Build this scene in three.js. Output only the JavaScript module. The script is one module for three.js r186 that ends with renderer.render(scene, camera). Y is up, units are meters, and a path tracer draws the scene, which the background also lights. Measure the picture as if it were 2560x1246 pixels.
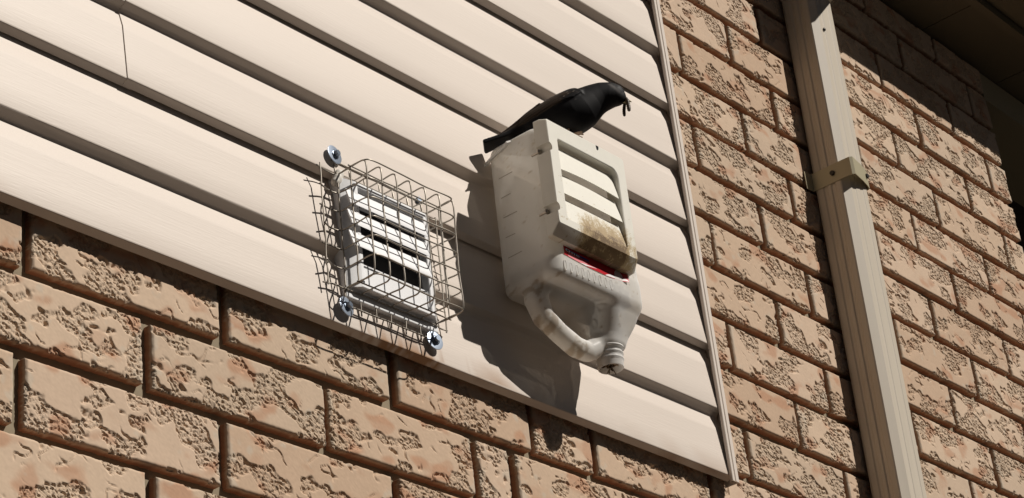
import * as THREE from 'three';
import { mergeGeometries } from 'three/addons/utils/BufferGeometryUtils.js';
import { toCreasedNormals } from 'three/addons/utils/BufferGeometryUtils.js';
import { ImprovedNoise } from 'three/addons/math/ImprovedNoise.js';
import { Brush, Evaluator, SUBTRACTION } from 'three-bvh-csg';

// ---------------------------------------------------------------- camera, sky, sun, exposure
// x runs right along the wall (0 = right edge of the siding), y up (0 = lower edge of the siding),
// z out of the wall (0 = front crest of the siding).  The ground lies at y = -2.75.
const scene = new THREE.Scene();
const camera = new THREE.PerspectiveCamera(2 * Math.atan(623 / 5400) * 180 / Math.PI, 1024 / 498, 0.05, 400);
camera.position.set(-2.39602, -1.10716, 1.50310);
camera.quaternion.setFromRotationMatrix(new THREE.Matrix4().makeBasis(
  new THREE.Vector3(0.65001, -0.10407, 0.75277),
  new THREE.Vector3(-0.29926, 0.87548, 0.37944),
  new THREE.Vector3(-0.69852, -0.47191, 0.53793)));
camera.updateMatrixWorld();
scene.add(camera);

const SUN = new THREE.Vector3(0.47, 1.08, 1).normalize();
{ // a clear sky: deep blue overhead, paler near the horizon and round the sun
  const W = 256, H = 128, d = new Float32Array(W * H * 4), v = new THREE.Vector3();
  for (let j = 0; j < H; j++) for (let i = 0; i < W; i++) {
    const phi = ((i + .5) / W - .5) * 2 * Math.PI, th = ((j + .5) / H - .5) * Math.PI;
    v.set(Math.cos(th) * Math.cos(phi), Math.sin(th), Math.cos(th) * Math.sin(phi));
    const e = Math.max(0, v.y), h = Math.pow(1 - e, 3), g = Math.pow(Math.max(0, v.dot(SUN)), 8) * .35;
    const k = 0.048, o = (j * W + i) * 4;
    d[o] = k * (.22 + .46 * h + g); d[o + 1] = k * (.38 + .42 * h + g); d[o + 2] = k * (.74 + .16 * h + g); d[o + 3] = 1;
  }
  const t = new THREE.DataTexture(d, W, H, THREE.RGBAFormat, THREE.FloatType);
  t.mapping = THREE.EquirectangularReflectionMapping; t.magFilter = t.minFilter = THREE.LinearFilter; t.needsUpdate = true;
  scene.background = t; scene.environment = t;
}
const sun = new THREE.DirectionalLight(new THREE.Color(1, 0.945, 0.87), 4.6);
sun.position.copy(SUN).multiplyScalar(8); sun.target.position.set(0, 0.2, 0);
sun.castShadow = true; sun.shadow.mapSize.set(4096, 4096);
Object.assign(sun.shadow.camera, { left: -3, right: 3, top: 3, bottom: -3, near: 0.5, far: 20 });
scene.add(sun, sun.target);
const renderer = new THREE.WebGLRenderer({ antialias: true });
renderer.toneMapping = THREE.LinearToneMapping;
renderer.toneMappingExposure = 0.97;
renderer.shadowMap.enabled = true;

// ---------------------------------------------------------------- helpers
const perlin = new ImprovedNoise();
const N = (x, y, z = 0) => perlin.noise(x, y, z);
const fbm = (x, y, z, o = 3) => { let s = 0, a = 1, n = 0; for (let i = 0; i < o; i++) { s += a * N(x, y, z + i * 7.3); n += a; a *= .5; x *= 2.03; y *= 2.03; } return s / n; };
const ss = (a, b, x) => { const t = Math.min(1, Math.max(0, (x - a) / (b - a))); return t * t * (3 - 2 * t); };
const mix = (a, b, t) => a + (b - a) * t;
let seed = 12345;
const rnd = () => { seed = (Math.imul(seed, 1664525) + 1013904223) >>> 0; return seed / 4294967296; };
const rr = (a, b) => a + (b - a) * rnd();
const lin = (r, g, b) => new THREE.Color().setRGB(r, g, b);
const std = (c, o = {}) => new THREE.MeshStandardMaterial({ color: c, roughness: .7, ...o });
const taken = {};
const numbered = n => { const k = taken[n] = (taken[n] ?? -1) + 1; return k ? n + '_' + String(k).padStart(3, '0') : n; };
function mesh(name, geo, mat, parent) { const m = new THREE.Mesh(geo, mat); m.name = name; m.castShadow = m.receiveShadow = true; (parent ?? scene).add(m); return m; }
function tag(o, label, category, group) { o.name = numbered(o.name); Object.assign(o.userData, { label, category }); if (group) o.userData.group = group; return o; }
function thing(name, label, category, pos = [0, 0, 0], group) { const g = new THREE.Group(); g.name = name; g.position.set(...pos); scene.add(g); return tag(g, label, category, group); }
const at = (geo, x, y, z) => geo.translate(x, y, z);
const box = (x0, x1, y0, y1, z0, z1) => at(new THREE.BoxGeometry(x1 - x0, y1 - y0, z1 - z0), (x0 + x1) / 2, (y0 + y1) / 2, (z0 + z1) / 2);
function indexed(pos, idx, extra = {}) {
  const g = new THREE.BufferGeometry();
  g.setAttribute('position', new THREE.Float32BufferAttribute(pos, 3));
  if (extra.color) g.setAttribute('color', new THREE.Float32BufferAttribute(extra.color, 3));
  if (extra.uv) g.setAttribute('uv', new THREE.Float32BufferAttribute(extra.uv, 2));
  g.setIndex(idx); g.computeVertexNormals(); return g;
}
// prism of a closed outline [[a, b], ...] along an axis; map(a, b, t) gives the point
function prism(outline, ts, map, { caps = true, crease = .6, uv = null } = {}) {
  const pos = [], idx = [], n = outline.length, uvs = [];
  ts.forEach(t => outline.forEach(([a, b], i) => { const p = map(a, b, t); pos.push(...p); uvs.push(...(uv ? uv(p, a, b, t, i) : [p[0], p[1]])); }));
  for (let s = 0; s < ts.length - 1; s++) for (let i = 0; i < n; i++) {
    const a = s * n + i, b = s * n + (i + 1) % n; idx.push(a, a + n, b, b, a + n, b + n);
  }
  if (caps) {
    const tri = THREE.ShapeUtils.triangulateShape(outline.map(q => new THREE.Vector2(...q)), []);
    const e = (ts.length - 1) * n;
    for (const [a, b, c] of tri) idx.push(a, b, c, e + a, e + c, e + b);
  }
  const g = indexed(pos, idx, { uv: uvs });
  return crease ? toCreasedNormals(g, crease) : g;
}
function tube(points, r, seg = 4, rad = 6) {
  const c = new THREE.CatmullRomCurve3(points.map(p => new THREE.Vector3(...p)), false, 'centripetal');
  return new THREE.TubeGeometry(c, Math.max(2, seg), r, rad);
}
// surface of a signed distance field (surface nets), normals from the field
function isoSurface(f, min, max, h) {
  const nx = Math.ceil((max[0] - min[0]) / h) + 1, ny = Math.ceil((max[1] - min[1]) / h) + 1, nz = Math.ceil((max[2] - min[2]) / h) + 1;
  const D = new Float32Array(nx * ny * nz), at3 = (i, j, k) => (k * ny + j) * nx + i;
  for (let k = 0; k < nz; k++) for (let j = 0; j < ny; j++) for (let i = 0; i < nx; i++) D[at3(i, j, k)] = f(min[0] + i * h, min[1] + j * h, min[2] + k * h);
  const cell = new Int32Array(nx * ny * nz).fill(-1), pos = [], idx = [];
  const E = [[0, 1], [0, 2], [0, 4], [1, 3], [1, 5], [2, 3], [2, 6], [3, 7], [4, 5], [4, 6], [5, 7], [6, 7]], o = c => [c & 1, (c >> 1) & 1, (c >> 2) & 1];
  for (let k = 0; k < nz - 1; k++) for (let j = 0; j < ny - 1; j++) for (let i = 0; i < nx - 1; i++) {
    const v = []; let m = 0;
    for (let c = 0; c < 8; c++) { const q = o(c); v[c] = D[at3(i + q[0], j + q[1], k + q[2])]; if (v[c] < 0) m |= 1 << c; }
    if (m === 0 || m === 255) continue;
    let x = 0, y = 0, z = 0, n = 0;
    for (const [a, b] of E) if ((v[a] < 0) !== (v[b] < 0)) { const t = v[a] / (v[a] - v[b]), p = o(a), q = o(b); x += mix(p[0], q[0], t); y += mix(p[1], q[1], t); z += mix(p[2], q[2], t); n++; }
    cell[at3(i, j, k)] = pos.length / 3; pos.push(min[0] + (i + x / n) * h, min[1] + (j + y / n) * h, min[2] + (k + z / n) * h);
  }
  const quad = (a, b, c, d, flip) => { if (a < 0 || b < 0 || c < 0 || d < 0) return; if (flip) idx.push(a, c, b, a, d, c); else idx.push(a, b, c, a, c, d); };
  for (let k = 1; k < nz - 1; k++) for (let j = 1; j < ny - 1; j++) for (let i = 1; i < nx - 1; i++) {
    const s = D[at3(i, j, k)] < 0;
    if (s !== D[at3(i + 1, j, k)] < 0) quad(cell[at3(i, j - 1, k - 1)], cell[at3(i, j, k - 1)], cell[at3(i, j, k)], cell[at3(i, j - 1, k)], !s);
    if (s !== D[at3(i, j + 1, k)] < 0) quad(cell[at3(i - 1, j, k - 1)], cell[at3(i - 1, j, k)], cell[at3(i, j, k)], cell[at3(i, j, k - 1)], !s);
    if (s !== D[at3(i, j, k + 1)] < 0) quad(cell[at3(i - 1, j - 1, k)], cell[at3(i, j - 1, k)], cell[at3(i, j, k)], cell[at3(i - 1, j, k)], !s);
  }
  const g = new THREE.BufferGeometry(), nor = [], e = h * .4, uv = [];
  for (let i = 0; i < pos.length; i += 3) {
    const [x, y, z] = [pos[i], pos[i + 1], pos[i + 2]], n = new THREE.Vector3(f(x + e, y, z) - f(x - e, y, z), f(x, y + e, z) - f(x, y - e, z), f(x, y, z + e) - f(x, y, z - e)).normalize();
    nor.push(n.x, n.y, n.z); uv.push(x, y);
  }
  g.setAttribute('position', new THREE.Float32BufferAttribute(pos, 3)); g.setAttribute('normal', new THREE.Float32BufferAttribute(nor, 3));
  g.setAttribute('uv', new THREE.Float32BufferAttribute(uv, 2)); g.setIndex(idx); return g;
}
const smin = (a, b, k) => { const h = Math.max(0, k - Math.abs(a - b)) / k; return Math.min(a, b) - h * h * k * .25; };
function cone(px, py, pz, a, b) { // tapered capsule a = [x, y, z, r]
  const bx = b[0] - a[0], by = b[1] - a[1], bz = b[2] - a[2], t = Math.min(1, Math.max(0, ((px - a[0]) * bx + (py - a[1]) * by + (pz - a[2]) * bz) / (bx * bx + by * by + bz * bz)));
  return Math.hypot(px - a[0] - bx * t, py - a[1] - by * t, pz - a[2] - bz * t) - mix(a[3], b[3], t);
}
function dataTex(w, h, fn, srgb, rep) {
  const d = new Uint8Array(w * h * 4);
  for (let j = 0; j < h; j++) for (let i = 0; i < w; i++) { const c = fn((i + .5) / w, (j + .5) / h, i, j), o = (j * w + i) * 4; const a = Array.isArray(c) ? c : [c, c, c]; for (let q = 0; q < 3; q++) d[o + q] = Math.max(0, Math.min(255, a[q] * 255)); d[o + 3] = 255; }
  const t = new THREE.DataTexture(d, w, h); if (srgb) t.colorSpace = THREE.SRGBColorSpace;
  t.wrapS = t.wrapT = THREE.RepeatWrapping; t.magFilter = THREE.LinearFilter; t.minFilter = THREE.LinearMipmapLinearFilter; t.generateMipmaps = true;
  if (rep) t.repeat.set(...rep); t.needsUpdate = true; return t;
}

// ---------------------------------------------------------------- ground
{
  const g = new THREE.PlaneGeometry(160, 160, 1, 1).rotateX(-Math.PI / 2).translate(0, -2.75, 60);
  const t = dataTex(256, 256, (u, v, i, j) => { const a = .5 + .5 * fbm(u * 24, v * 24, 3, 4), b = .5 + .5 * N(i * .7, j * .7, 9); return [.125 + .07 * a * b, .108 + .06 * a * b, .09 + .05 * a * b]; }, true, [80, 80]);
  const m = mesh('ground', g, std(0xffffff, { map: t, roughness: 1 })); m.userData.kind = 'structure';
}

// ---------------------------------------------------------------- brick wall
const ZF = -0.018, BH = 0.0865, BL = 0.264, JOINT = 0.0105, CORNER = 1.213, REC = 0.0135;
const yCourse = c => -0.062 + BH * c;
const brickMat = std(0xffffff, { vertexColors: true, roughness: .95 });
const hash = (i, j, k) => { let h = Math.imul(i, 374761393) ^ Math.imul(j, 668265263) ^ Math.imul(k, 2147483647 ^ 912931); h = Math.imul(h ^ (h >>> 13), 1274126177); return ((h ^ (h >>> 16)) >>> 0) / 4294967296; };
function worley(x, y, k) { // [height of the nearest flake 0..1, distance to its rim]
  const ix = Math.floor(x), iy = Math.floor(y); let a = 9, b = 9, id = 0;
  for (let j = -1; j <= 1; j++) for (let i = -1; i <= 1; i++) { const h = hash(ix + i, iy + j, k), d = Math.hypot(ix + i + h - x, iy + j + hash(iy + j, ix + i, k + 77) - y); if (d < a) { b = a; a = d; id = h; } else if (d < b) b = d; }
  return [(id * 7.31) % 1, b - a, (id * 53.7) % 1 - .5];
}
const tones = [[.53, .385, .27], [.56, .415, .30], [.50, .355, .245], [.57, .425, .305], [.52, .39, .28]];
function brickGeo(w, h, sd, cell) {
  const nx = Math.max(4, Math.round(w / cell)), ny = Math.max(4, Math.round(h / cell)), pos = [], col = [], idx = [];
  const tone = tones[sd % tones.length], rough = .06 * N(sd * 3.7, 1.3, 2.1) - .035, fl = N(sd * 1.9, 4.4, 7.7);
  const ox = sd * 13.37, put = (x, y, z, c) => { pos.push(x, y, z); col.push(...c); };
  for (let j = 0; j <= ny; j++) for (let i = 0; i <= nx; i++) {
    const x = w * i / nx, y = h * j / ny, X = x + ox;
    const wx = .004 * N(X * 60, y * 60, 5), wy = .004 * N(X * 60, y * 60, 15);
    const m = fbm((X + wx * 2) * 17, (y + wy * 2) * 24, sd, 3) + rough + .10 * fbm(X * 70, y * 90, sd + 31, 2);
    const w1 = ss(-.015, .03, m);                                     // 0 smooth skin, 1 torn clay
    const n1 = N((X + wx) * 150, (y + wy) * 190, sd + 2), n2 = N(X * 330, y * 380, sd + 4);
    const A = worley((X + wx * 1.5) * 105, (y + wy * 1.5) * 170, sd), B = worley((X - wy) * 230, (y + wx) * 300, sd + 3);
    const crackA = (1 - ss(.03, .20, A[1])) * ss(-.4, .05, n1 + .35 * A[2]), crackB = (1 - ss(.04, .22, B[1])) * ss(-.05, .22, n2 + .3 * B[2]);
    const edge = Math.exp(-Math.pow((m + .004) / .022, 2));           // deep tears follow the rim of the skin
    const tear = edge * ss(.0, .22, N((X + wx) * 60, y * 80, sd + 20) + .10);
    const lone = (1 - ss(.0, .05, Math.abs(N((X + wx * 2) * 34, (y + wy * 2) * 46, sd + 26)))) * ss(.12, .3, N(X * 28, y * 34, sd + 27)) * (1 - w1);
    let z = .00025 * fbm(X * 40, y * 40, sd + 3, 2) + .00012 * n2 - w1 * (.0002 + .0011 * A[0] + .0006 * B[0] - .0005 * n1 + .0033 * crackA + .0019 * crackB) - .0034 * tear - .0026 * lone;
    const ex = Math.min(x, w - x), ey = Math.min(y, h - y), rg = .0016 * (1 + N(X * 120, y * 120, sd + 40));
    const e = Math.min(ex, ey) - rg * .3; z -= .0026 * Math.pow(1 - ss(0, .0034, e), 1.6);
    let px = x, py = y;
    if (i === 0 || i === nx) px += (i ? -1 : 1) * .0011 * (1 + N(7, y * 130, sd)); if (j === 0 || j === ny) py += (j ? -1 : 1) * .0011 * (1 + N(X * 130, 3, sd));
    // clay colours: pale peach skin, greyer torn clay, rusty patches, a lime bloom at the ends
    const red = ss(.12, .34, fbm(X * 22, y * 30, sd + 50, 2) + .12 * fl) * (.35 + .65 * ss(.1, .5, Math.max(0, 1 - ey / (h * .35)) + .3 * fl + .2));
    const lime = ss(.0, .3, fbm(X * 60, y * 60, sd + 60, 2) + .75 * Math.exp(-ex / .008) - .3 - .25 * fl) * .55;
    const v = 1 + .10 * fbm(X * 200, y * 200, sd + 70, 2) + .06 * fbm(X * 30, y * 30, sd + 80, 2);
    let c = tone.map((q, k) => mix(q, q * [.94, .95, .95][k], w1) * v);
    c = c.map((q, k) => mix(q, [.40, .175, .085][k] * v, red * .55)); c = c.map((q, k) => mix(q, [.50, .43, .34][k] * v, lime));
    put(px, py, z, c);
  }
  const row = nx + 1; for (let j = 0; j < ny; j++) for (let i = 0; i < nx; i++) { const a = j * row + i; idx.push(a, a + 1, a + row, a + 1, a + row + 1, a + row); }
  const ring = []; for (let i = 0; i <= nx; i++) ring.push(i); for (let j = 1; j <= ny; j++) ring.push(j * row + nx); for (let i = nx - 1; i >= 0; i--) ring.push(ny * row + i); for (let j = ny - 1; j > 0; j--) ring.push(j * row);
  let prev = ring;
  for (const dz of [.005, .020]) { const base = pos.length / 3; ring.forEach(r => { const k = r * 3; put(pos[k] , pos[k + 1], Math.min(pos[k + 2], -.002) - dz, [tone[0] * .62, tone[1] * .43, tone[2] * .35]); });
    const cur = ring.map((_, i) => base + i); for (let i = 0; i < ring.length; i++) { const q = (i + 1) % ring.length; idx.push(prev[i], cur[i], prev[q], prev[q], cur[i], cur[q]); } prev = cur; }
  return indexed(pos, idx, { color: col });
}
{
  const wall = thing('brick_wall', 'rough tan brick wall with deep cracked faces and recessed mortar joints', 'brick wall');
  // left edges of the bricks, course by course
  const courseJoints = c => {
    const even = ((c % 2) + 2) % 2 === 0, xs = [];
    if (c >= 1) { for (let x = even ? .237 : .083; x > -.3; x -= BL) xs.unshift(x); for (let x = (even ? .237 : .083) + BL; x < CORNER - .03; x += BL) xs.push(x); return xs; }
    if (even) { const a = c === 0 ? -1.200 : -1.210; for (let x = a; x > -2.9; x -= BL) xs.unshift(x); xs.push(a + .265, a + .531, a + .783, a + .909); for (let x = a + .909 + BL; x < CORNER - .03; x += BL) xs.push(x); }
    else { const a = -1.047; for (let x = a; x > -2.9; x -= BL) xs.unshift(x); xs.push(a + .262, a + .515, a + .5835); for (let x = a + .5835 + BL; x < CORNER - .03; x += BL) xs.push(x); }
    return xs;
  };
  const v = new THREE.Vector3(); const inView = (x0, x1, y0, y1) => { let l = 9, r = -9, b = 9, t = -9; for (const x of [x0, x1]) for (const y of [y0, y1]) { v.set(x, y, ZF).project(camera); l = Math.min(l, v.x); r = Math.max(r, v.x); b = Math.min(b, v.y); t = Math.max(t, v.y); } return [1.06, 1.75].findIndex(m => r > -m && l < m && t > -m - .04 && b < m + .04); };
  const variants = Array.from({ length: 26 }, (_, i) => null); let vi = 0, nSeen = 0, nNear = 0; const far = [], coarse = [];
  for (let c = -31; c <= 14; c++) {
    const xs = courseJoints(c), y0 = yCourse(c), y1 = y0 + BH - JOINT;
    if (c > 14) continue;
    xs.forEach((x0, i) => {
      let x1 = (i + 1 < xs.length ? xs[i + 1] - JOINT : CORNER); if (x1 > CORNER) x1 = CORNER;
      if (c >= 1 && x1 < .004) return;
      const yt = Math.min(y1, 1.205), w = x1 - x0, h = yt - y0; if (w < .02 || h < .02) return;
      const jx = x0 + rr(-.0015, .0015), jy = y0 + rr(-.0010, .0010), jz = ZF + rr(-.0012, .0008);
      const seen = c >= -12 ? inView(x0, x1, y0, yt) : -1;
      if (seen === 0) {
        let g; const full = Math.abs(w - (BL - JOINT)) < .006 && h > .07;
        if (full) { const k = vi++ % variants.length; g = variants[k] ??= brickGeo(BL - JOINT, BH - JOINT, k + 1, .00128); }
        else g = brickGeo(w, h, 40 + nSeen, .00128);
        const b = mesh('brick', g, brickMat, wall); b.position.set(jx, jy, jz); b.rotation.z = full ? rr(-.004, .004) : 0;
        if (full && rnd() < .5) { b.position.x += BL - JOINT; b.position.y += BH - JOINT; b.rotation.z += Math.PI; }
        nSeen++;
      } else if (seen === 1 && nNear < 190) { // a step outside the frame: the same bricks, coarser
        const full = Math.abs(w - (BL - JOINT)) < .006 && h > .07, k = (nNear * 5) % 8;
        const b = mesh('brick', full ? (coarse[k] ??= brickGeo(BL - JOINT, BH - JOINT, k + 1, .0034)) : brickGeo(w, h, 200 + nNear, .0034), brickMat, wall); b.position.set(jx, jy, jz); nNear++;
      } else if (x1 > -2.9 && x0 < CORNER) far.push(box(jx, jx + w, jy, jy + h, jz - .02, jz));
    });
  }
  const fm = mesh('brick_courses', mergeGeometries(far), std(lin(.47, .31, .20), { roughness: .95 }), wall); fm.userData.kind = 'stuff';
  // mortar sheet behind the faces
  const nx = 260, ny = 300, pos = [], idx = [], col = [];
  for (let j = 0; j <= ny; j++) for (let i = 0; i <= nx; i++) {
    const x = mix(-1.5, CORNER - .004, i / nx), y = mix(-.62, 1.208, j / ny); const q = .5 + .5 * fbm(x * 60, y * 60, 2, 3);
    pos.push(x, y, ZF - REC + .0016 * fbm(x * 90, y * 90, 4, 3)); const k = .85 + .3 * q; col.push(.25 * k, .205 * k, .14 * k);
  }
  for (let j = 0; j < ny; j++) for (let i = 0; i < nx; i++) { const a = j * (nx + 1) + i; idx.push(a, a + 1, a + nx + 1, a + 1, a + nx + 2, a + nx + 1); }
  mesh('mortar', indexed(pos, idx, { color: col }), std(0xffffff, { vertexColors: true, roughness: 1 }), wall);
  const core = mergeGeometries([box(-2.95, CORNER - .006, -2.76, 1.207, -.22, ZF - REC - .004)]);
  mesh('wall_core', core, std(lin(.25, .205, .14), { roughness: 1 }), wall);
  console.log('bricks', nSeen, nNear);
}

// ---------------------------------------------------------------- vinyl siding with its edge channel
const P = 0.1016;
const grain = dataTex(1024, 512, (u, v, i, j) => { const x = u * 14, y = v * 160; return .5 + .32 * fbm(x + 1.2 * N(x * .6, y * .05, 1), y, 1.7, 2) + .16 * N(x * 3, y * 2.3, 4.2); }, false);
const sidingMat = std(lin(.655, .572, .500), { roughness: .52, vertexColors: true, bumpMap: grain, bumpScale: .00024 });
const trimMat = std(lin(.66, .58, .51), { roughness: .5 });
const wz = x => .0008 * N(x * 2.2, 1.5, .3) + .0003 * N(x * 9, 2.5, 1.3), wy = (x, k) => .0009 * N(x * 1.6, k * 3.1, 5.3) + .0003 * N(x * 7, k * 2.7, 8.1);
function sidingPanel(x0, x1, k0, zo, yTop) {
  const o = [];                                             // outline in (y, z), from the lower lip upwards
  const Y = k0 * P;
  o.push([Y - .0052, -.0095], [Y - .0045, -.0085], [Y - .0016, -.0027], [Y - .0010, -.0012], [Y, -.0002], [Y + .0012, .0001], [Y + .003, -.0001]);
  const face = y => o.push([y + .03, -.0024], [y + .066, -.0055], [y + .0715, -.0060], [y + .0745, -.0068], [y + .0875, -.0106], [y + .0896, -.0111]);
  face(Y);
  const Y1 = Y + P;
  o.push([Y1 - .0100, -.0115], [Y1 - .0085, -.0112], [Y1 - .0062, -.0098], [Y1 - .0045, -.0082], [Y1 - .0016, -.0026], [Y1 - .0010, -.0012], [Y1, -.0002], [Y1 + .0012, .0001], [Y1 + .003, -.0001]);
  face(Y1);
  const Y2 = Y + 2 * P;
  o.push([Y2 - .0060, -.0122], [Y2 + .0058, -.0128], [Y2 + .0060, -.0165], [Y + .0085, -.0165], [Y + .0070, -.0106]);
  const out = yTop ? o.map(([y, z]) => [Math.min(y, yTop + z * .001), z]) : o;
  const xs = []; for (let x = x0; x < x1 - .02; x += .04) xs.push(x); xs.push(x1);
  if (k0 === 0) for (let x = -.80; x < -.55; x += .004) xs.push(x); xs.sort((a, b) => a - b);
  const q = xs.filter((x, i) => !i || x - xs[i - 1] > .0012);
  const lift = z => z > -.012 ? zo : 0;
  const g = prism(out, q, (y, z, x) => [x, y + wy(x, Math.round((y - .03) / P)), z + wz(x) + lift(z)], { crease: .7, uv: (p, a, b, t) => [t / .55, a / .26] });
  // weathering that the photograph shows: rusty drips and grime on the lowest lip under the vent
  const p = g.attributes.position, col = new Float32Array(p.count * 3);
  for (let i = 0; i < p.count; i++) {
    const x = p.getX(i), y = p.getY(i); let s = 0;
    if (k0 === 0) s = ss(.018, -.002, y) * ss(.05, .45, fbm(x * 90, y * 60, 3, 3) + .55 * ss(-.78, -.66, x) * ss(-.585, -.64, x) - .05);
    const v = 1 + .02 * fbm(x * 5, y * 9, 2, 2);
    col[i * 3] = v * mix(1, .55, s); col[i * 3 + 1] = v * mix(1, .36, s); col[i * 3 + 2] = v * mix(1, .22, s);
  }
  g.setAttribute('color', new THREE.BufferAttribute(col, 3));
  return g;
}
{
  const s = thing('vinyl_siding', 'beige horizontal lap siding with embossed wood grain above the brick', 'siding');
  const XR = -.0062, XL = -2.9;
  for (let j = 0; j < 6; j++) {
    const yTop = j === 5 ? 1.204 : 0;
    if (j === 1) { mesh('siding_panel', sidingPanel(XL, -1.076, 2, -.0006, 0), sidingMat, s); mesh('siding_panel', sidingPanel(-1.0875, XR, 2, .0008, 0), sidingMat, s); }
    else if (j === 4) { mesh('siding_panel', sidingPanel(XL, -1.9, 8, -.0006, 0), sidingMat, s); mesh('siding_panel', sidingPanel(-1.91, XR, 8, .0008, 0), sidingMat, s); }
    else mesh('siding_panel', sidingPanel(XL, XR, 2 * j, 0, yTop), sidingMat, s);
  }
  const prof = [[0, -.0178], [0, .0050], [-.0010, .0060], [-.0085, .0064], [-.0095, .0050], [-.0106, .0050], [-.0114, .0060], [-.0152, .0060], [-.0158, .0054], [-.0158, .0010], [-.0149, .0010], [-.0149, .0044], [-.0018, .0044], [-.0018, -.0178]].reverse();
  const ys = []; for (let y = -.010; y < 1.2; y += .05) ys.push(y); ys.push(1.205);
  mesh('edge_channel', prism(prof, ys, (x, z, y) => [x + .0012 * N(y * 3.1, 8, 2), y, z + .0005 * N(y * 4, 3, 7)], { crease: .4 }), trimMat, s);
}

// ---------------------------------------------------------------- eave: soffit, fascia, roof, gutter
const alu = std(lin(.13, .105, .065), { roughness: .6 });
{
  const e = thing('roof_eave', 'dark shaded soffit and fascia of the overhanging eave above the wall', 'eave');
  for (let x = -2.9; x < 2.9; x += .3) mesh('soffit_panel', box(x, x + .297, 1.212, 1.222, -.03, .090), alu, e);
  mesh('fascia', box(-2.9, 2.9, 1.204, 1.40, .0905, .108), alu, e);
  const rf = new THREE.BoxGeometry(5.9, .05, 1.6); rf.rotateX(.42); rf.translate(0, 1.70, -.52);
  mesh('roof', rf, std(lin(.06, .055, .05), { roughness: 1 }), e);
  const g = thing('rain_gutter', 'brown metal rain gutter hanging along the eave at the top right corner', 'gutter');
  const pf = [[.110, 1.222], [.110, 1.335], [.113, 1.335], [.113, 1.226], [.186, 1.226], [.190, 1.245], [.206, 1.270], [.214, 1.300], [.214, 1.338], [.226, 1.338], [.226, 1.330], [.218, 1.330], [.218, 1.298], [.210, 1.268], [.205, 1.240], [.200, 1.222]];
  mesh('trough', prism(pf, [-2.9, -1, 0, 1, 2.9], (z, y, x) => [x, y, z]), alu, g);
}

// ---------------------------------------------------------------- covered porch beyond the right corner (deep shade)
{
  const p = thing('porch', 'black shadowed porch recess past the right end of the brick wall', 'porch');
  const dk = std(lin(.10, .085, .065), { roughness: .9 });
  mesh('beam', box(CORNER + .004, 3.2, 1.138, 1.206, -.20, -.024), std(lin(.34, .29, .19), { roughness: .7 }), p);
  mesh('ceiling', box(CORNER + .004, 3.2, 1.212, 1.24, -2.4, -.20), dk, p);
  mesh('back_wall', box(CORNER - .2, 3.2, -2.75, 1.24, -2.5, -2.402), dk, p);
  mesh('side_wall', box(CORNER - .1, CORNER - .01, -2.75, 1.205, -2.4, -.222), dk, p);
  mesh('far_wall', box(2.0, 2.1, -2.75, 1.13, -2.4, -.05), dk, p);
}

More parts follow.
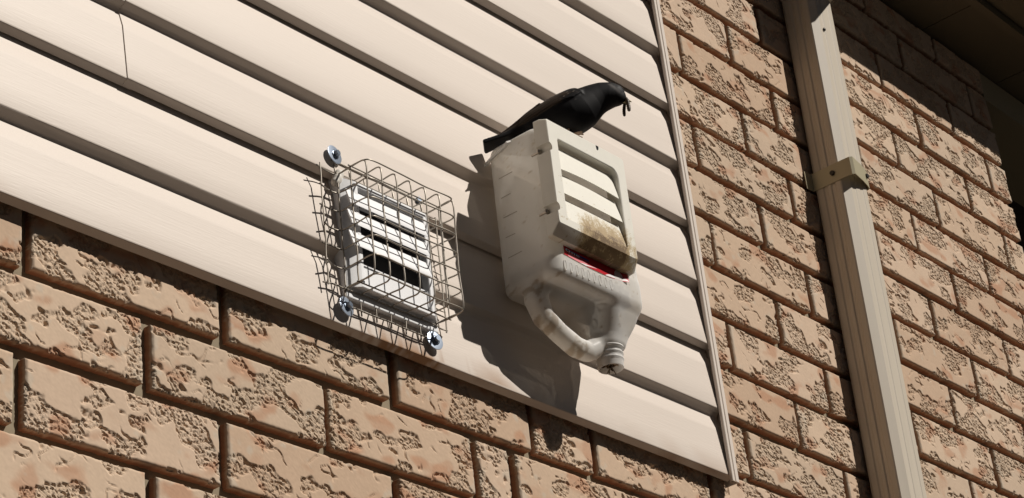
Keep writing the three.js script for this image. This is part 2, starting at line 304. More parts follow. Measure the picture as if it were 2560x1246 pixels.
// ---------------------------------------------------------------- downspout and strap
const spoutTex = dataTex(128, 512, (u, v, i, j) => { const a = .5 + .5 * fbm(u * 30, v * 3, 2, 3); return [.93 + .07 * a, .925 + .07 * a, .91 + .08 * a]; }, true);
const spoutMat = std(lin(.60, .535, .445), { roughness: .42, map: spoutTex });
const lean = y => (y - .40) * .026;
{
  const d = thing('downspout', 'beige ribbed metal downspout running down the brick wall', 'downspout');
  const x0 = .408, w = .0755, zb = -.0125, dep = .0585;
  // section (x, n): n grows away from the wall; ribs pressed into the sides, chamfered corners
  const sec = [[0, .004], [0, .014], [.0016, .0165], [.0016, .0205], [0, .023], [0, .029], [.0018, .0315], [.0018, .0365], [0, .039], [0, .0475], [.0012, .0500], [.0145, .0585], [.019, .0585], [.0205, .0575], [.030, .0575], [.0315, .0585], [.043, .0585], [.0445, .0575], [.054, .0575], [.0555, .0585], [.066, .0585], [.0745, .0510], [.0755, .048], [.0755, .039], [.0738, .0365], [.0738, .0315], [.0755, .029], [.0755, .023], [.0738, .0205], [.0738, .0165], [.0755, .014], [.0755, .004], [.0735, 0], [.002, 0]];
  const run = (path, name) => { // path of [y, z] for the back line of the section
    const n = sec.length, pos = [], idx = [], uv = [];
    path.forEach(([y, z], i) => {
      const a = path[Math.max(0, i - 1)], b = path[Math.min(path.length - 1, i + 1)];
      const t1 = i ? Math.atan2(path[i][0] - a[0], path[i][1] - a[1]) : null, t2 = i < path.length - 1 ? Math.atan2(b[0] - path[i][0], b[1] - path[i][1]) : null;
      const m = t1 === null ? t2 : t2 === null ? t1 : (t1 + t2) / 2, sc = t1 === null || t2 === null ? 1 : 1 / Math.cos((t1 - t2) / 2);
      sec.forEach(([sx, sn], q) => { const ny = -Math.cos(m) * sn * sc, nz = Math.sin(m) * sn * sc; pos.push(x0 + sx + lean(y + ny), y + ny, z + nz); uv.push(q / n, y * 1.6); });
    });
    for (let s = 0; s < path.length - 1; s++) for (let i = 0; i < n; i++) { const a = s * n + i, b = s * n + (i + 1) % n; idx.push(a, b, a + n, b, b + n, a + n); }
    return mesh(name, toCreasedNormals(indexed(pos, idx, { uv }), .35), spoutMat, d);
  };
  const pipe = run([[-2.70, zb], [1.02, zb]], 'pipe');
  const gr = sec.map(q => q.slice()); // the elbow slips over the pipe, so it is a hair larger
  for (const q of sec) { q[0] = (q[0] - .0378) * 1.035 + .0378; q[1] = (q[1] - .029) * 1.035 + .029; }
  run([[1.008, zb], [1.026, zb], [1.044, zb + .006], [1.122, .128], [1.14, .135], [1.225, .135]], 'elbow');
  const sc = new THREE.SphereGeometry(.0032, 10, 8); sc.scale(1, 1, .6);
  mesh('screw', at(sc, x0 + .026 + lean(.93), .93, zb + .0592), std(lin(.03, .025, .02), { roughness: .4, metalness: .6 }), pipe);
  const s = thing('pipe_strap', 'bent metal strap with screws holding the downspout to the brick', 'pipe strap');
  const sm = std(lin(.42, .375, .25), { roughness: .45, metalness: .15 }), yc = .636, hh = .0165, xl = x0 - .0012 + lean(yc), xr = x0 + w + .0015 + lean(yc);
  const line = [[xl - .022, -.0155], [xl - .001, -.0155], [xl, -.013], [xl, .0475], [xl + .001, .0605], [xl + .004, .0635], [xl + .040, .0565], [xl + .066, .0500], [xr - .001, .046], [xr, .042], [xr, -.013], [xr + .001, -.0155], [xr + .024, -.0155]];
  const th = .0011, outl = [...line.map(([a, b]) => [a, b]), ...line.slice().reverse().map(([a, b], i) => { const c = line.length - 1 - i, p0 = line[Math.max(0, c - 1)], p1 = line[Math.min(line.length - 1, c + 1)], dx = p1[0] - p0[0], dz = p1[1] - p0[1], l = Math.hypot(dx, dz); return [a - dz / l * th, b + dx / l * th]; })];
  const band = mesh('band', prism(outl, [yc - hh, yc, yc + hh].map((y, i) => y), (x, z, y) => [x, y + .006 * (x - xl) / w - .0, z], { crease: .5 }), sm, s);
  const dark = std(lin(.035, .03, .025), { roughness: .45, metalness: .5 });
  const s1 = new THREE.CylinderGeometry(.0042, .0046, .004, 8).rotateZ(Math.PI / 2); mesh('screw', at(s1, xl - .003, yc, .026), dark, band);
  const s2 = new THREE.CylinderGeometry(.0042, .0046, .004, 8).rotateX(Math.PI / 2); mesh('screw', at(s2, xl + .066, yc + .008, .0525), dark, band);
}

// ---------------------------------------------------------------- wall vent behind the guard
const white = new THREE.MeshPhysicalMaterial({ color: lin(.88, .88, .89), roughness: .55, transmission: .10, thickness: 0, clearcoat: .2, clearcoatRoughness: .4, side: THREE.DoubleSide });
{
  const v = thing('wall_vent', 'clean white louvered dryer vent on the siding inside the wire guard', 'wall vent');
  const ring = (x0, x1, y0, y1, hx0, hx1, hy0, hy1, z0, d, b) => { const s = new THREE.Shape([[x0, y0], [x1, y0], [x1, y1], [x0, y1]].map(q => new THREE.Vector2(...q))); s.holes.push(new THREE.Path([[hx0, hy0], [hx0, hy1], [hx1, hy1], [hx1, hy0]].map(q => new THREE.Vector2(...q)))); return new THREE.ExtrudeGeometry(s, { depth: d - b, bevelEnabled: true, bevelThickness: b, bevelSize: b, bevelOffset: -b, bevelSegments: 2 }).translate(0, 0, z0); };
  mesh('flange', ring(-.7690, -.6120, .0370, .1990, -.7600, -.6250, .0560, .1850, -.0125, .0165, .0012), white, v);
  // housing: a raised frame with a bevelled left and right side round the louver opening
  const lp = (x0, x1, y0, y1, z) => [[x0, y0, z], [x1, y0, z], [x1, y1, z], [x0, y1, z]];
  const L = [lp(-.7470, -.6330, .0565, .1850, .0030), lp(-.7675, -.6140, .0495, .1965, .0030), lp(-.7675, -.6140, .0495, .1965, .0046), lp(-.7535, -.6270, .0500, .1920, .0140), lp(-.7520, -.6285, .0508, .1912, .0146), lp(-.7478, -.6322, .0557, .1858, .0146), lp(-.7470, -.6330, .0565, .1850, .0138)];
  const hi = []; for (let k = 0; k < L.length; k++) { const e = (k + 1) % L.length; for (let i = 0; i < 4; i++) { const q = (i + 1) % 4; hi.push(k * 4 + i, k * 4 + q, e * 4 + i, k * 4 + q, e * 4 + q, e * 4 + i); } }
  mesh('housing', toCreasedNormals(indexed(L.flat(2), hi), .3), white, v);
  mesh('duct_dark_block', box(-.758, -.626, .054, .190, -.012, .0012), std(lin(.05, .048, .048), { roughness: 1 }), v);  // solid block; the darkness of the hollow duct is put into its colour
  mesh('lower_rail', box(-.7468, -.6332, .0567, .0830, .0080, .0118), white, v);
  for (const yb of [.1560, .1288, .1002]) {
    const h = .0210, t = .0058, q = new THREE.Shape([[.0002, 0], [.0018, -.0008], [.0020, .0010], [.0016 - t * .45, h * .5], [.0016 - t, h], [-t, h], [-t * .5, h * .5]].map(q => new THREE.Vector2(...q)));
    mesh('louver', toCreasedNormals(new THREE.ExtrudeGeometry(q, { depth: .1352, bevelEnabled: false }).rotateY(-Math.PI / 2).translate(-.6324, yb, .0180), .5), white, v);
  }
  const bead = isoSurface((x, y, z) => { let d = 1; for (let i = 0; i < 9; i++) d = smin(d, Math.hypot(x + .772 - .0012 * i + .002 * Math.sin(i * 2.1), y - .188 - .0022 * i, (z - .002) * .9) - (.0042 + .0012 * Math.sin(i * 3.7)), .004); return d; }, [-.785, .178, -.008], [-.75, .218, .012], .0014);
  mesh('sealant', bead, std(lin(.66, .62, .56), { roughness: .6 }), v);
}

// ---------------------------------------------------------------- wire guard: a folded one inch welded mesh cage
const wireMat = std(lin(.33, .295, .25), { roughness: .42, metalness: .65 });
{
  const g = thing('wire_guard', 'galvanized one inch wire mesh cage screwed over the white vent', 'wire guard');
  const X0 = -.7700, Y0 = .0465, C = .0254, ZW = .0035, ZFr = .0505, r = .00100, X1 = X0 + 6 * C, Y1 = Y0 + 6 * C, b = .0032;
  const wob = () => rr(-.0008, .0008);
  const wire = pts => mesh('wire', tube(pts, r, pts.length > 10 ? 110 : 24, 6), wireMat, g);
  for (let i = 0; i <= 6; i++) { // bent up from the lower flap, over the front, back to the upper flap
    const x = X0 + i * C, j = Array.from({ length: 12 }, wob), lo = Y0 - .0255 - rr(.001, .004), hi = Y1 + .0262 + rr(.000, .002);
    wire([[x + j[0], lo, .0018], [x + j[1], Y0 - .010, .0022], [x, Y0 - b * .4, ZW - .001], [x, Y0, ZW + b], [x + j[2], Y0 + wob(), .028], [x, Y0, ZFr - b], [x, Y0 + b, ZFr],
      [x + j[4], Y0 + 2 * C, ZFr + j[5]], [x + j[6], Y0 + 4 * C, ZFr + j[7]], [x, Y1 - b, ZFr], [x, Y1, ZFr - b], [x + j[8], Y1 + wob(), .028], [x, Y1, ZW + b], [x, Y1 + b * .5, ZW - .001], [x + j[9], Y1 + .012, .0006], [x + j[10], hi, -.0030]]);
  }
  for (let k = 0; k <= 6; k++) { // bent round the sides
    const y = Y0 + k * C, j = Array.from({ length: 12 }, wob), out = .034 + rr(-.001, .004), curl = .003 + .007 * Math.abs(Math.sin(k * 1.7));
    wire([[X0 - out, y + j[0] - .002, curl], [X0 - .016, y + j[1], ZW - .001], [X0 - b * .5, y, ZW], [X0, y, ZW + b], [X0 + wob(), y + j[2], .028], [X0, y, ZFr - b], [X0 + b, y, ZFr + .0016],
      [X0 + 2 * C, y + j[3], ZFr + .0016 + j[4]], [X0 + 4 * C, y + j[5], ZFr + .0016 + j[6]], [X1 - b, y, ZFr + .0016], [X1, y, ZFr - b], [X1 + wob(), y + j[7], .028], [X1, y, ZW + b], [X1 + b * .5, y, ZW], [X1 + .014, y + j[8], ZW - .002], [X1 + .0235, y + j[9], .003]]);
  }
  const along = (a, n) => { const p = []; for (let i = 0; i <= n; i++) p.push(a(i / n)); return p; };
  for (const [y, z] of [[Y0 - .0012, ZW + .002], [Y0 - .0012, .0265], [Y1 + .0012, ZW + .002], [Y1 + .0012, .0265], [Y0 - .0215, .0038], [Y1 + .0205, .0006]]) { const s = rr(0, 9); wire(along(t => [mix(X0 - .004, X1 + .004, t), y + .0007 * N(t * 5, s, 1), z + .0007 * N(t * 5, s, 4)], 8)); }
  for (const [x, z, e] of [[X0 - .0012, ZW + .002, .003], [X0 - .0012, .0265, .002], [X1 + .0012, ZW + .002, .003], [X1 + .0012, .0265, .002], [X0 - .0300, .0060, .005], [X1 + .0215, .0032, .004]]) { const s = rr(0, 9); wire(along(t => [x + .0011 * N(t * 6, s, 1), mix(Y0 - e, Y1 + e, t), z + .0012 * N(t * 6, s, 4)], 8)); }
}
{
  const zinc = std(lin(.46, .53, .64), { roughness: .32, metalness: .75 }), hexm = std(lin(.20, .24, .30), { roughness: .35, metalness: .8 });
  const spots = [['upper left', -.7715, .2262, .0032, .10], ['upper right', -.6225, .2190, -.0035, -.08], ['lower left', -.7725, .0218, .0048, .12], ['lower right', -.6215, .0238, .0042, -.10]];
  for (const [where, x, y, z, tilt] of spots) {
    const s = thing('washer_screw', `round zinc fender washer and hex screw at the ${where} corner of the wire guard`, 'screw', [x, y, z], 'screws holding the wire guard');
    s.rotation.set(-.10, tilt, 0);
    const w = new THREE.LatheGeometry([[.0030, .0], [.0122, 0], [.0126, .0006], [.0122, .0014], [.0030, .0016]].map(q => new THREE.Vector2(...q)), 28).rotateX(Math.PI / 2);
    mesh('washer', w, zinc, s);
    const c = new THREE.LatheGeometry([[0, .0017], [.0062, .0017], [.0062, .0025], [.0044, .0030], [0, .0030]].map(q => new THREE.Vector2(...q)), 20).rotateX(Math.PI / 2);
    const hx = new THREE.CylinderGeometry(.0038, .0040, .0046, 6).rotateX(Math.PI / 2).translate(0, 0, .0050);
    mesh('screw_head', mergeGeometries([c.toNonIndexed(), hx.toNonIndexed()]), hexm, s);
    mesh('shank', new THREE.CylinderGeometry(.0022, .0022, .018, 8).rotateX(Math.PI / 2).translate(0, 0, -.008), hexm, s);
  }
}

// ---------------------------------------------------------------- plastic jug, hung upside down
{
  const jug = thing('plastic_jug', 'grimy translucent plastic jug hanging neck down on the siding', 'jug');
  const rbox2 = (x, z, cx, cz, hx, hz, r) => { const qx = Math.abs(x - cx) - hx + r, qz = Math.abs(z - cz) - hz + r; return Math.hypot(Math.max(qx, 0), Math.max(qz, 0)) + Math.min(0, Math.max(qx, qz)) - r; };
  const cap = (d, y, y0, y1, r) => { const dy = Math.abs(y - (y0 + y1) / 2) - (y1 - y0) / 2 + r, dd = d + r; return Math.hypot(Math.max(dd, 0), Math.max(dy, 0)) + Math.min(0, Math.max(dd, dy)) - r; };
  const hp = [[-.463, .150, .047, .0175], [-.4670, .110, .0465, .0155], [-.4570, .0890, .0465, .0140], [-.430, .0755, .047, .0132], [-.399, .0645, .0475, .0136], [-.378, .0635, .049, .0132], [-.355, .077, .053, .0135]];
  const jugSdf = (x, y, z) => {
    let d = cap(rbox2(x, z, -.3905, .0495, .0935, .0475, .021), y, .125, .3435, .011);
    // shoulder: narrows from the body down to the neck on the right
    const t = ss(.145, .070, y), xl = mix(-.374, -.362, t), xr = mix(-.2985, -.3195, t * t), hz = mix(.046, .021, t);
    const sh = cap(rbox2(x, z, (xl + xr) / 2, mix(.0495, .056, t), (xr - xl) / 2, hz, Math.min(.02, hz * .8)), y, .070, .170, .010) * .8;
    d = smin(d, sh, .008);
    let h = 1; for (let i = 0; i < hp.length - 1; i++) h = Math.min(h, cone(x, y, z, hp[i], hp[i + 1]));
    d = smin(d, h, .007);
    return d;
  };
  const jm = new THREE.MeshPhysicalMaterial({ color: lin(.91, .89, .85), roughness: .8, transmission: .57, thickness: 0, clearcoat: .35, clearcoatRoughness: .35, vertexColors: true, side: THREE.DoubleSide });
  const bg = isoSurface(jugSdf, [-.502, .035, -.012], [-.278, .356, .112], .0026);
  { // grime: brown smears on the handle, faint algae low on the body
    const p = bg.attributes.position, c = new Float32Array(p.count * 3);
    for (let i = 0; i < p.count; i++) {
      const x = p.getX(i), y = p.getY(i), z = p.getZ(i), spot = (sx, sy, r) => Math.exp(-((x - sx) ** 2 + (y - sy) ** 2) / (r * r));
      const n = fbm(x * 120 + z * 60, y * 120, 3, 3);
      let s = ss(.28, .62, Math.max(spot(-.453, .083, .015), spot(-.406, .054, .016), spot(-.470, .078, .010) * .9, spot(-.478, .118, .012) * .7) * .72 + 1.0 * n);
      const al = ss(.0, .5, fbm(x * 26 + z * 20, y * 26, 9, 3) + .25 * ss(.20, .10, y)) * .20 + ss(.45, .62, fbm(x * 300, y * 300, z * 200, 2) + .25 * spot(-.48, .318, .02)) * .6;
      const g = [.74, .68, .56], b = [.42, .30, .17]; s *= .62;
      for (let k = 0; k < 3; k++) c[i * 3 + k] = mix(mix(1, g[k], al), b[k], s);
    }
    bg.setAttribute('color', new THREE.BufferAttribute(c, 3));
  }
  mesh('body', bg, jm, jug);
  const nm = jm.clone(); nm.vertexColors = false; nm.color = lin(.80, .78, .75);
  const nk = [[.0155, .0760], [.0200, .0745], [.0203, .0725], [.0172, .0710], [.0170, .0670], [.0186, .0660], [.0186, .0645], [.0170, .0635], [.0170, .0590], [.0184, .0580], [.0184, .0565], [.0170, .0555], [.0168, .0468], [.0160, .0460], [.0150, .0462], [.0148, .0560], [.0148, .0760]].map(q => new THREE.Vector2(...q));
  mesh('neck', new THREE.LatheGeometry(nk, 40).translate(-.3425, 0, .0575), nm, jug);
  // label: red sheet with a white wave and cropped blue lettering, mostly covered by the vent cover
  const cv = document.createElement('canvas'); cv.width = 512; cv.height = 512; const q = cv.getContext('2d');
  q.fillStyle = '#c01424'; q.fillRect(0, 0, 512, 512);
  q.fillStyle = '#e8868c'; q.beginPath(); q.moveTo(30, 500); q.lineTo(40, 440); q.lineTo(190, 470); q.lineTo(150, 512); q.lineTo(30, 512); q.fill();
  q.fillStyle = '#f4eeee'; q.beginPath(); q.moveTo(120, 512); q.quadraticCurveTo(190, 470, 270, 470); q.quadraticCurveTo(200, 490, 170, 512); q.fill();
  q.beginPath(); q.moveTo(330, 512); q.quadraticCurveTo(360, 440, 500, 470); q.lineTo(512, 500); q.lineTo(430, 500); q.fill();
  q.fillStyle = '#2b3f86'; q.fillRect(14, 395, 190, 34); q.fillStyle = '#f2f3fb'; q.font = 'bold 60px sans-serif'; q.fillText('One', 12, 440);
  const lt = new THREE.CanvasTexture(cv); lt.colorSpace = THREE.SRGBColorSpace;
  const lb = new THREE.PlaneGeometry(.128, .046, 24, 1); { const p = lb.attributes.position; for (let i = 0; i < p.count; i++) { const bot = p.getY(i) < 0; p.setZ(i, .0004 + (bot ? .0009 * Math.max(0, N(p.getX(i) * 60, 2, 4)) + .004 * ss(.05, .064, p.getX(i)) : 0)); if (bot) p.setY(i, p.getY(i) - .003 * Math.sin((p.getX(i) / .128 + .5) * 3.1)); } lb.computeVertexNormals(); }
  mesh('label', lb.translate(-.402, .1775, .0974), std(0xffffff, { map: lt, roughness: .35, side: THREE.DoubleSide }), jug);
  // row of pressed oval grips under the label
  const ovalP = (rx, ry) => { const s = new THREE.Path(); s.absellipse(0, 0, rx, ry, 0, Math.PI * 2, true); return s; };
  const ov = new THREE.Shape(); ov.absellipse(0, 0, .0032, .0078, 0, Math.PI * 2, false); ov.holes.push(ovalP(.0020, .0062));
  const og = new THREE.ExtrudeGeometry(ov, { depth: .0006, bevelEnabled: true, bevelThickness: .0005, bevelSize: .0004, bevelOffset: -.0004, bevelSegments: 2, curveSegments: 16 });
  for (let i = 0; i < 12; i++) { const o = mesh('grip_rib', og, nm, jug); o.position.set(-.4655 + i * .01165, .1395 + .0003 * i, .0964); }
  // level marks on the left side and the loose strip of plastic near the top
  const mk = std(lin(.40, .36, .31), { roughness: .8 });
  for (let i = 0; i < 5; i++) { const y = .2915 - i * .0292, l = i % 2 ? .016 : .023; const m = mesh('level_mark', new THREE.BoxGeometry(.0006, .0008, l), mk, jug); m.position.set(-.4841, y, .023 + l / 2); m.rotation.x = rr(-.04, .04); }
  const st = new THREE.BoxGeometry(.0120, .0022, .046, 2, 1, 12); { const p = st.attributes.position; for (let i = 0; i < p.count; i++) p.setY(i, p.getY(i) + .004 * Math.pow(p.getZ(i) / .023, 2) * Math.sign(p.getZ(i))); st.computeVertexNormals(); }
  const sp = mesh('torn_strip', st, nm, jug); sp.position.set(-.4870, .3265, .0275); sp.rotation.x = -.16; sp.rotation.z = .55;
}
{ // nest twigs at the neck; unseen straw mass inside, shaped to stop the jug glowing
  const n = thing('bird_nest', 'dark dry twigs of a nest poking out of the jug neck', 'nest');
  const tw = std(lin(.10, .065, .038), { roughness: .95 }), pale = std(lin(.42, .33, .22), { roughness: .9 });
  const mass = isoSurface((x, y, z) => { const b = Math.max(Math.abs(x + .3905) - .080, Math.abs(y - .1475) - .0125, Math.abs(z - .0455) - .036), c = Math.max(Math.abs(x + .338) - .014, Math.abs(y - .112) - .030, Math.abs(z - .054) - .016); return Math.min(b, c) + .004 * fbm(x * 90, y * 90, z * 90, 2); }, [-.485, .072, .000], [-.296, .345, .098], .004);
  mesh('straw_light_block', mass, tw, n);
  mesh('plug', new THREE.CylinderGeometry(.0138, .0138, .05, 16).translate(-.3425, .0800, .0575), tw, n);
  for (let i = 0; i < 26; i++) {
    const a = rr(0, 6.28), b = a + rr(2, 4), r1 = rr(.003, .0125), r2 = rr(.003, .0135), y1 = rr(.052, .066), y2 = i < 5 ? rr(.036, .044) : rr(.0455, .054);
    mesh('twig', tube([[-.3425 + r1 * Math.cos(a), y1, .0575 + r1 * Math.sin(a)], [-.3425 + .5 * (r1 * Math.cos(a) + r2 * Math.cos(b)) + rr(-.002, .002), (y1 + y2) / 2, .0575 + .5 * (r1 * Math.sin(a) + r2 * Math.sin(b))], [-.3425 + r2 * Math.cos(b), y2, .0575 + r2 * Math.sin(b)]], rr(.0005, .0011), 5, 5), i % 3 === 1 ? pale : tw, n);
  }
}

// ---------------------------------------------------------------- old vent cover fixed to the front of the jug
{
  const h = thing('vent_cover', 'dirty off white louvered vent cover fixed to the front of the jug', 'vent cover');
  const X0 = -.5, Y0 = .16, SZ = .18;
  const dirt = dataTex(384, 384, (u, v) => {
    const x = X0 + u * SZ, y = Y0 + v * SZ;
    const streak = fbm(x * 170, y * 85, 2, 3), blot = fbm(x * 75, y * 75, 6, 4), fine = fbm(x * 420, y * 420, 8, 2), big = fbm(x * 30, y * 30, 14, 2);
    const low = ss(.232, .176, y + .012 * big) * ss(-.474, -.425, x + .03 * big) * (1 - .75 * ss(-.365, -.345, x));
    const band = ss(.266, .205, y + .012 * blot) * ss(-.470, -.43, x) * .55;
    let s = ss(.28, .85, low * 1.05 + band * .55 + .55 * blot * (low + band) + .45 * streak * (band + low) + .35 * fine * (low + band));
    let k = ss(.55, 1.0, low + .8 * blot + .5 * fine) * ss(.2, .8, low);
    const sp = ss(.50, .62, fine * .6 + .75 * fbm(x * 150, y * 150, 21, 2) + .20 * ss(.28, .20, y)) * .6; s = Math.max(s, sp * .7);
    const base = [.885, .870, .825], v1 = 1 + .02 * blot, dirtC = [.64, .55, .40], dk = [.42, .33, .21];
    return base.map((q, i) => mix(mix(q * v1, dirtC[i], s), dk[i], k));
  }, true);
  dirt.wrapS = dirt.wrapT = THREE.ClampToEdgeWrapping;
  const hm = std(0xffffff, { map: dirt, roughness: .5 });
  const uvXY = g => { const p = g.attributes.position, u = new Float32Array(p.count * 2); for (let i = 0; i < p.count; i++) { u[i * 2] = (p.getX(i) - X0) / SZ; u[i * 2 + 1] = (p.getY(i) - Y0) / SZ; } g.setAttribute('uv', new THREE.BufferAttribute(u, 2)); return g; };
  const loop = (x0, x1, y0, y1, z, r, rs) => { const o = [], K = 6; [[x1, y1, 0], [x0, y1, 1], [x0, y0, 2], [x1, y0, 3]].forEach(([cx, cy, q], n) => { const R = rs ? rs[n] : r; for (let i = 0; i <= K; i++) { const a = q * Math.PI / 2 + i / K * Math.PI / 2; o.push([cx + (cx === x1 ? -R : R) + R * Math.cos(a), cy + (cy === y1 ? -R : R) + R * Math.sin(a), z]); } }); return o; };
  const hole = [.0130, .003, .006, .003];
  const loops = [loop(-.479, -.3555, .1915, .3080, .0990, 0, hole), loop(-.4985, -.3300, .1660, .3370, .0990, .004), loop(-.4985, -.3310, .1662, .3365, .1075, .004), loop(-.4978, -.3375, .1790, .3315, .1195, .003), loop(-.4972, -.3385, .1800, .3305, .1203, .003), loop(-.4800, -.3545, .1905, .3090, .1203, 0, hole), loop(-.479, -.3555, .1915, .3080, .1193, 0, hole)];
  const n = loops[0].length, pos = loops.flat(2), idx = [];
  for (let s = 0; s < loops.length; s++) { const e = ((s + 1) % loops.length) * n; for (let i = 0; i < n; i++) { const a = s * n + i, b = s * n + (i + 1) % n, c = e + i, d = e + (i + 1) % n; idx.push(a, b, c, b, d, c); } }
  let fg = indexed(pos, idx, { uv: new Array(n * loops.length * 2).fill(0) });
  const ev = new Evaluator(); ev.useGroups = false; let br = new Brush(fg); br.updateMatrixWorld();
  for (const y of [.2905, .2030]) { const c = new Brush(new THREE.CylinderGeometry(.0062, .0062, .06, 20).rotateX(Math.PI / 2).translate(-.4985, y, .112)); c.updateMatrixWorld(); br = ev.evaluate(br, c, SUBTRACTION); br.updateMatrixWorld(); }
  fg = uvXY(toCreasedNormals(br.geometry.index ? br.geometry.toNonIndexed() : br.geometry, .5));
  const frame = mesh('frame', fg, hm, h);
  // three louvers, a little warped, their lower edges standing proud
  for (const [yb, yt, sag, z0, z1] of [[.2660, .3030, .0026, .1105, .1178], [.2305, .2628, .0006, .1110, .1182], [.1925, .2270, .0000, .1115, .1188]]) {
    const K = 16, o = [], id = [], W = K + 1, rows = 5;
    for (const back of [0, 1]) for (let j = 0; j <= rows; j++) for (let i = 0; i <= K; i++) { const u = i / K, x = mix(-.4783, -.3572, u), bow = 4 * u * (1 - u), y = mix(yb + sag * bow - .0010 * (1 - bow), yt - .0022 * bow * (sag ? 0 : 1), j / rows); o.push(x, y, mix(z1, z0, j / rows) - .0012 * back - .0006 * bow * (1 - j / rows)); }
    const S = (rows + 1) * W; for (let j = 0; j < rows; j++) for (let i = 0; i < K; i++) { const a = j * W + i; id.push(a, a + 1, a + W, a + 1, a + W + 1, a + W, S + a, S + a + W, S + a + 1, S + a + 1, S + a + W, S + a + W + 1); }
    for (let i = 0; i < K; i++) { id.push(i, S + i, i + 1, i + 1, S + i, S + i + 1); const t = rows * W + i; id.push(t, t + 1, S + t, t + 1, S + t + 1, S + t); }
    for (let j = 0; j < rows; j++) { const a = j * W, b = a + K; id.push(a, a + W, S + a, a + W, S + a + W, S + a, b, S + b, b + W, b + W, S + b, S + b + W); }
    mesh('louver', uvXY(toCreasedNormals(indexed(o, id), .6)), hm, h);
  }
  const sm = std(lin(.45, .40, .34), { roughness: .35, metalness: .8 });
  for (const y of [.2905, .2030]) mesh('screw', new THREE.LatheGeometry([[0, .003], [.0022, .0026], [.0038, .0010], [.0038, 0], [.0016, -.001], [.0016, -.012], [0, -.013]].map(q => new THREE.Vector2(...q)), 14).rotateX(Math.PI / 2).translate(-.4955, y, .1010), sm, frame);
}

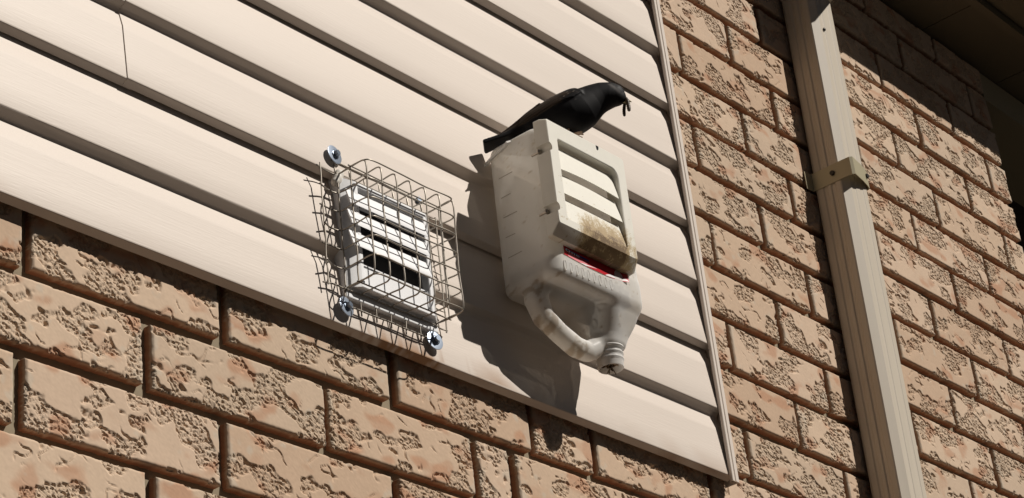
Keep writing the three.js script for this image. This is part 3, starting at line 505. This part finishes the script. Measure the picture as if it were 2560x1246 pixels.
// ---------------------------------------------------------------- starling with grubs
{
  // local frame: s along the bird (tail -> head), t up, w sideways towards the camera
  const O = [-.42, .345, .10], hs = [.61, .7924];
  const bird = thing('bird', 'black bird leaning forward on the jug with grubs in its bill', 'bird', O);
  bird.rotation.y = -Math.atan2(hs[1], hs[0]);                       // local x = s, y = t, z = w
  const chain = [[-.070, .0135, 0, .0090], [-.045, .0225, 0, .0175], [-.018, .0275, 0, .0250], [.004, .0325, 0, .0285], [.020, .0400, 0, .0255], [.034, .0490, 0, .0200], [.046, .0545, 0, .0168], [.0580, .0548, 0, .0150], [.0655, .0535, 0, .0118], [.0715, .0480, 0, .0062]];
  const W = [[-.094, .0102, .0005, .0035], [-.077, .0178, .0026, .0075], [-.057, .0268, .0054, .0125], [-.0217, .0438, .0088, .0222], [-.0043, .0515, .0104, .0262], [.0096, .0535, .0088, .0262], [.020, .0515, .0010, .0235]];
  const bodyD = (x, y, z) => { let d = 1; for (let i = 0; i < chain.length - 1; i++) d = smin(d, cone(x, y, z * 1.06, chain[i], chain[i + 1]) + .0024, .014); return d; };
  const wing = (x, y, z) => { // folded wing lying on the flank; stations of [along, middle, half height, offset of the free tip]
    let k = 0; while (k < W.length - 2 && x > W[k + 1][0]) k++;
    const t = Math.min(1, Math.max(0, (x - W[k][0]) / (W[k + 1][0] - W[k][0]))), q = i => mix(W[k][i], W[k + 1][i], t);
    const ox = Math.max(0, W[0][0] - x, x - W[W.length - 1][0]), v = y - q(1), out = Math.max(Math.abs(v) * .88 - q(2), ox);
    const onBody = Math.max(bodyD(x, y, z) - .0022, out), tip = Math.hypot(Math.max(0, out), Math.max(0, Math.abs(Math.abs(z) - q(3) * .80) - .0012), Math.max(0, x + .036)) - .0012;
    return Math.min(onBody, tip);
  };
  const sdf = (x, y, z) => {
    let d = bodyD(x, y, z);
    // tail: a flat squared fan
    const dx = x + .090, dy = y - .0068, c = .955, s = .296, u = dx * c + dy * s, v = -dx * s + dy * c, hw = mix(.0135, .0080, (u + .026) / .052);
    const tail = Math.hypot(Math.max(0, Math.abs(u) - .0245), Math.max(0, Math.abs(v) - .0014), Math.max(0, Math.abs(z) - hw)) - .0016;
    d = smin(d, tail, .010); d = smin(d, wing(x, y, z), .006);
    return d;
  };
  const g = isoSurface(sdf, [-.124, -.012, -.036], [.084, .078, .036], .0016);
  const p = g.attributes.position, c = new Float32Array(p.count * 3);
  for (let i = 0; i < p.count; i++) {
    const x = p.getX(i), y = p.getY(i), z = p.getZ(i), w = ss(.003, .0006, wing(x, y, z)) * ss(.006, -.012, x + .02 * N(x * 90, y * 90, 1));
    const v = (y - .0345) * .908 - (x + .038) * .419, fe = ss(.25, .5, Math.abs(((v * 240 + 2) % 1 + 1) % 1 - .5) * 2 - .35) * w;
    const sp = ss(.34, .50, fbm(x * 260, y * 330, z * 200, 2)) * ss(-.035, -.004, x) * ss(.022, .006, x) * ss(.036, .045, y);
    const a = [.0042, .0036, .0042], b = [.024, .015, .009], e = [.065, .042, .026], q = [.42, .36, .30];
    const ck = ss(.0045, .001, Math.abs((y - .0600) + 1.1 * (x - .0615)) ) * ss(.053, .058, x) * ss(.0475, .051, y) * ss(.066, .0625, y) * .5;
    for (let k = 0; k < 3; k++) c[i * 3 + k] = mix(mix(mix(mix(a[k], b[k], w), e[k], fe * .6), q[k], sp * .75), [.14, .125, .115][k], ck);
  }
  g.setAttribute('color', new THREE.BufferAttribute(c, 3));
  mesh('body', g, new THREE.MeshPhysicalMaterial({ vertexColors: true, roughness: .62, specularIntensity: .45, sheen: .05, sheenRoughness: .5, sheenColor: lin(.2, .2, .3) }), bird);
  const bk = std(lin(.50, .42, .26), { roughness: .4 });
  const bill = (a, b, r) => isoSurface((x, y, z) => cone(x, y, z * 1.25, [...a, r], [...b, .0008]) - .0002, [.062, .032, -.008], [.094, .060, .008], .0008);
  mesh('upper_bill', bill([.0690, .0505, 0], [.0845, .0415, 0], .0042), bk, bird);
  mesh('lower_bill', bill([.0680, .0472, 0], [.0800, .0395, 0], .0034), bk, bird);
  for (const s of [-1, 1]) { const e = mesh('eye', new THREE.SphereGeometry(.0030, 18, 14), std(lin(.006, .005, .005), { roughness: .12 }), bird); e.position.set(.0668, .0598, s * .0098); }
  const leg = std(lin(.26, .17, .11), { roughness: .6 });
  for (const s of [-1, 1]) {
    const lg = mesh('leg', tube([[.000, .010, s * .010], [-.004, -.001, s * .011], [.000, -.0052, s * .011]], .0016, 6, 6), leg, bird);
    for (const a of [-.45, 0, .45, Math.PI]) mesh('toe', tube([[.0, -.0052, s * .011], [.008 * Math.cos(a), -.0046, s * .011 + .008 * Math.sin(a)], [.016 * Math.cos(a), -.0066, s * .011 + .016 * Math.sin(a)]], .0011, 5, 5), leg, lg);
  }
  const gm = std(lin(.060, .042, .026), { roughness: .45 });
  const place = (pts, r, name, label) => {
    const w = pts.map(([s, t, q]) => new THREE.Vector3(s, t, q).applyEuler(bird.rotation).add(bird.position).toArray());
    const gg = tube(w, r, 26, 10), pp = gg.attributes.position; const ax = new THREE.CatmullRomCurve3(w.map(a => new THREE.Vector3(...a)), false, 'centripetal');
    for (let i = 0; i <= 26; i++) { const c0 = ax.getPointAt(i / 26), k = (1 + .10 * Math.sin(i * 1.9)) * Math.sqrt(Math.max(.02, 1 - Math.pow(Math.abs(i / 13 - 1), 6))); for (let j = 0; j <= 10; j++) { const o = i * 11 + j; pp.setXYZ(o, mix(c0.x, pp.getX(o), k), mix(c0.y, pp.getY(o), k), mix(c0.z, pp.getZ(o), k)); } }
    gg.computeVertexNormals(); tag(mesh(name, gg, gm), label, 'grub', 'grubs in the bill of the bird');
  };
  place([[.0755, .0480, .001], [.0790, .0445, .002], [.0800, .0370, .002], [.0800, .0255, .002]], .0026, 'grub', 'brown curved grub drooping over the tip of the bill');
  place([[.0765, .0440, -.002], [.0750, .0370, -.002], [.0735, .0290, -.001], [.0730, .0200, 0]], .0022, 'grub', 'straight brown grub hanging down below the bill nearest the breast');
}

renderer.render(scene, camera);
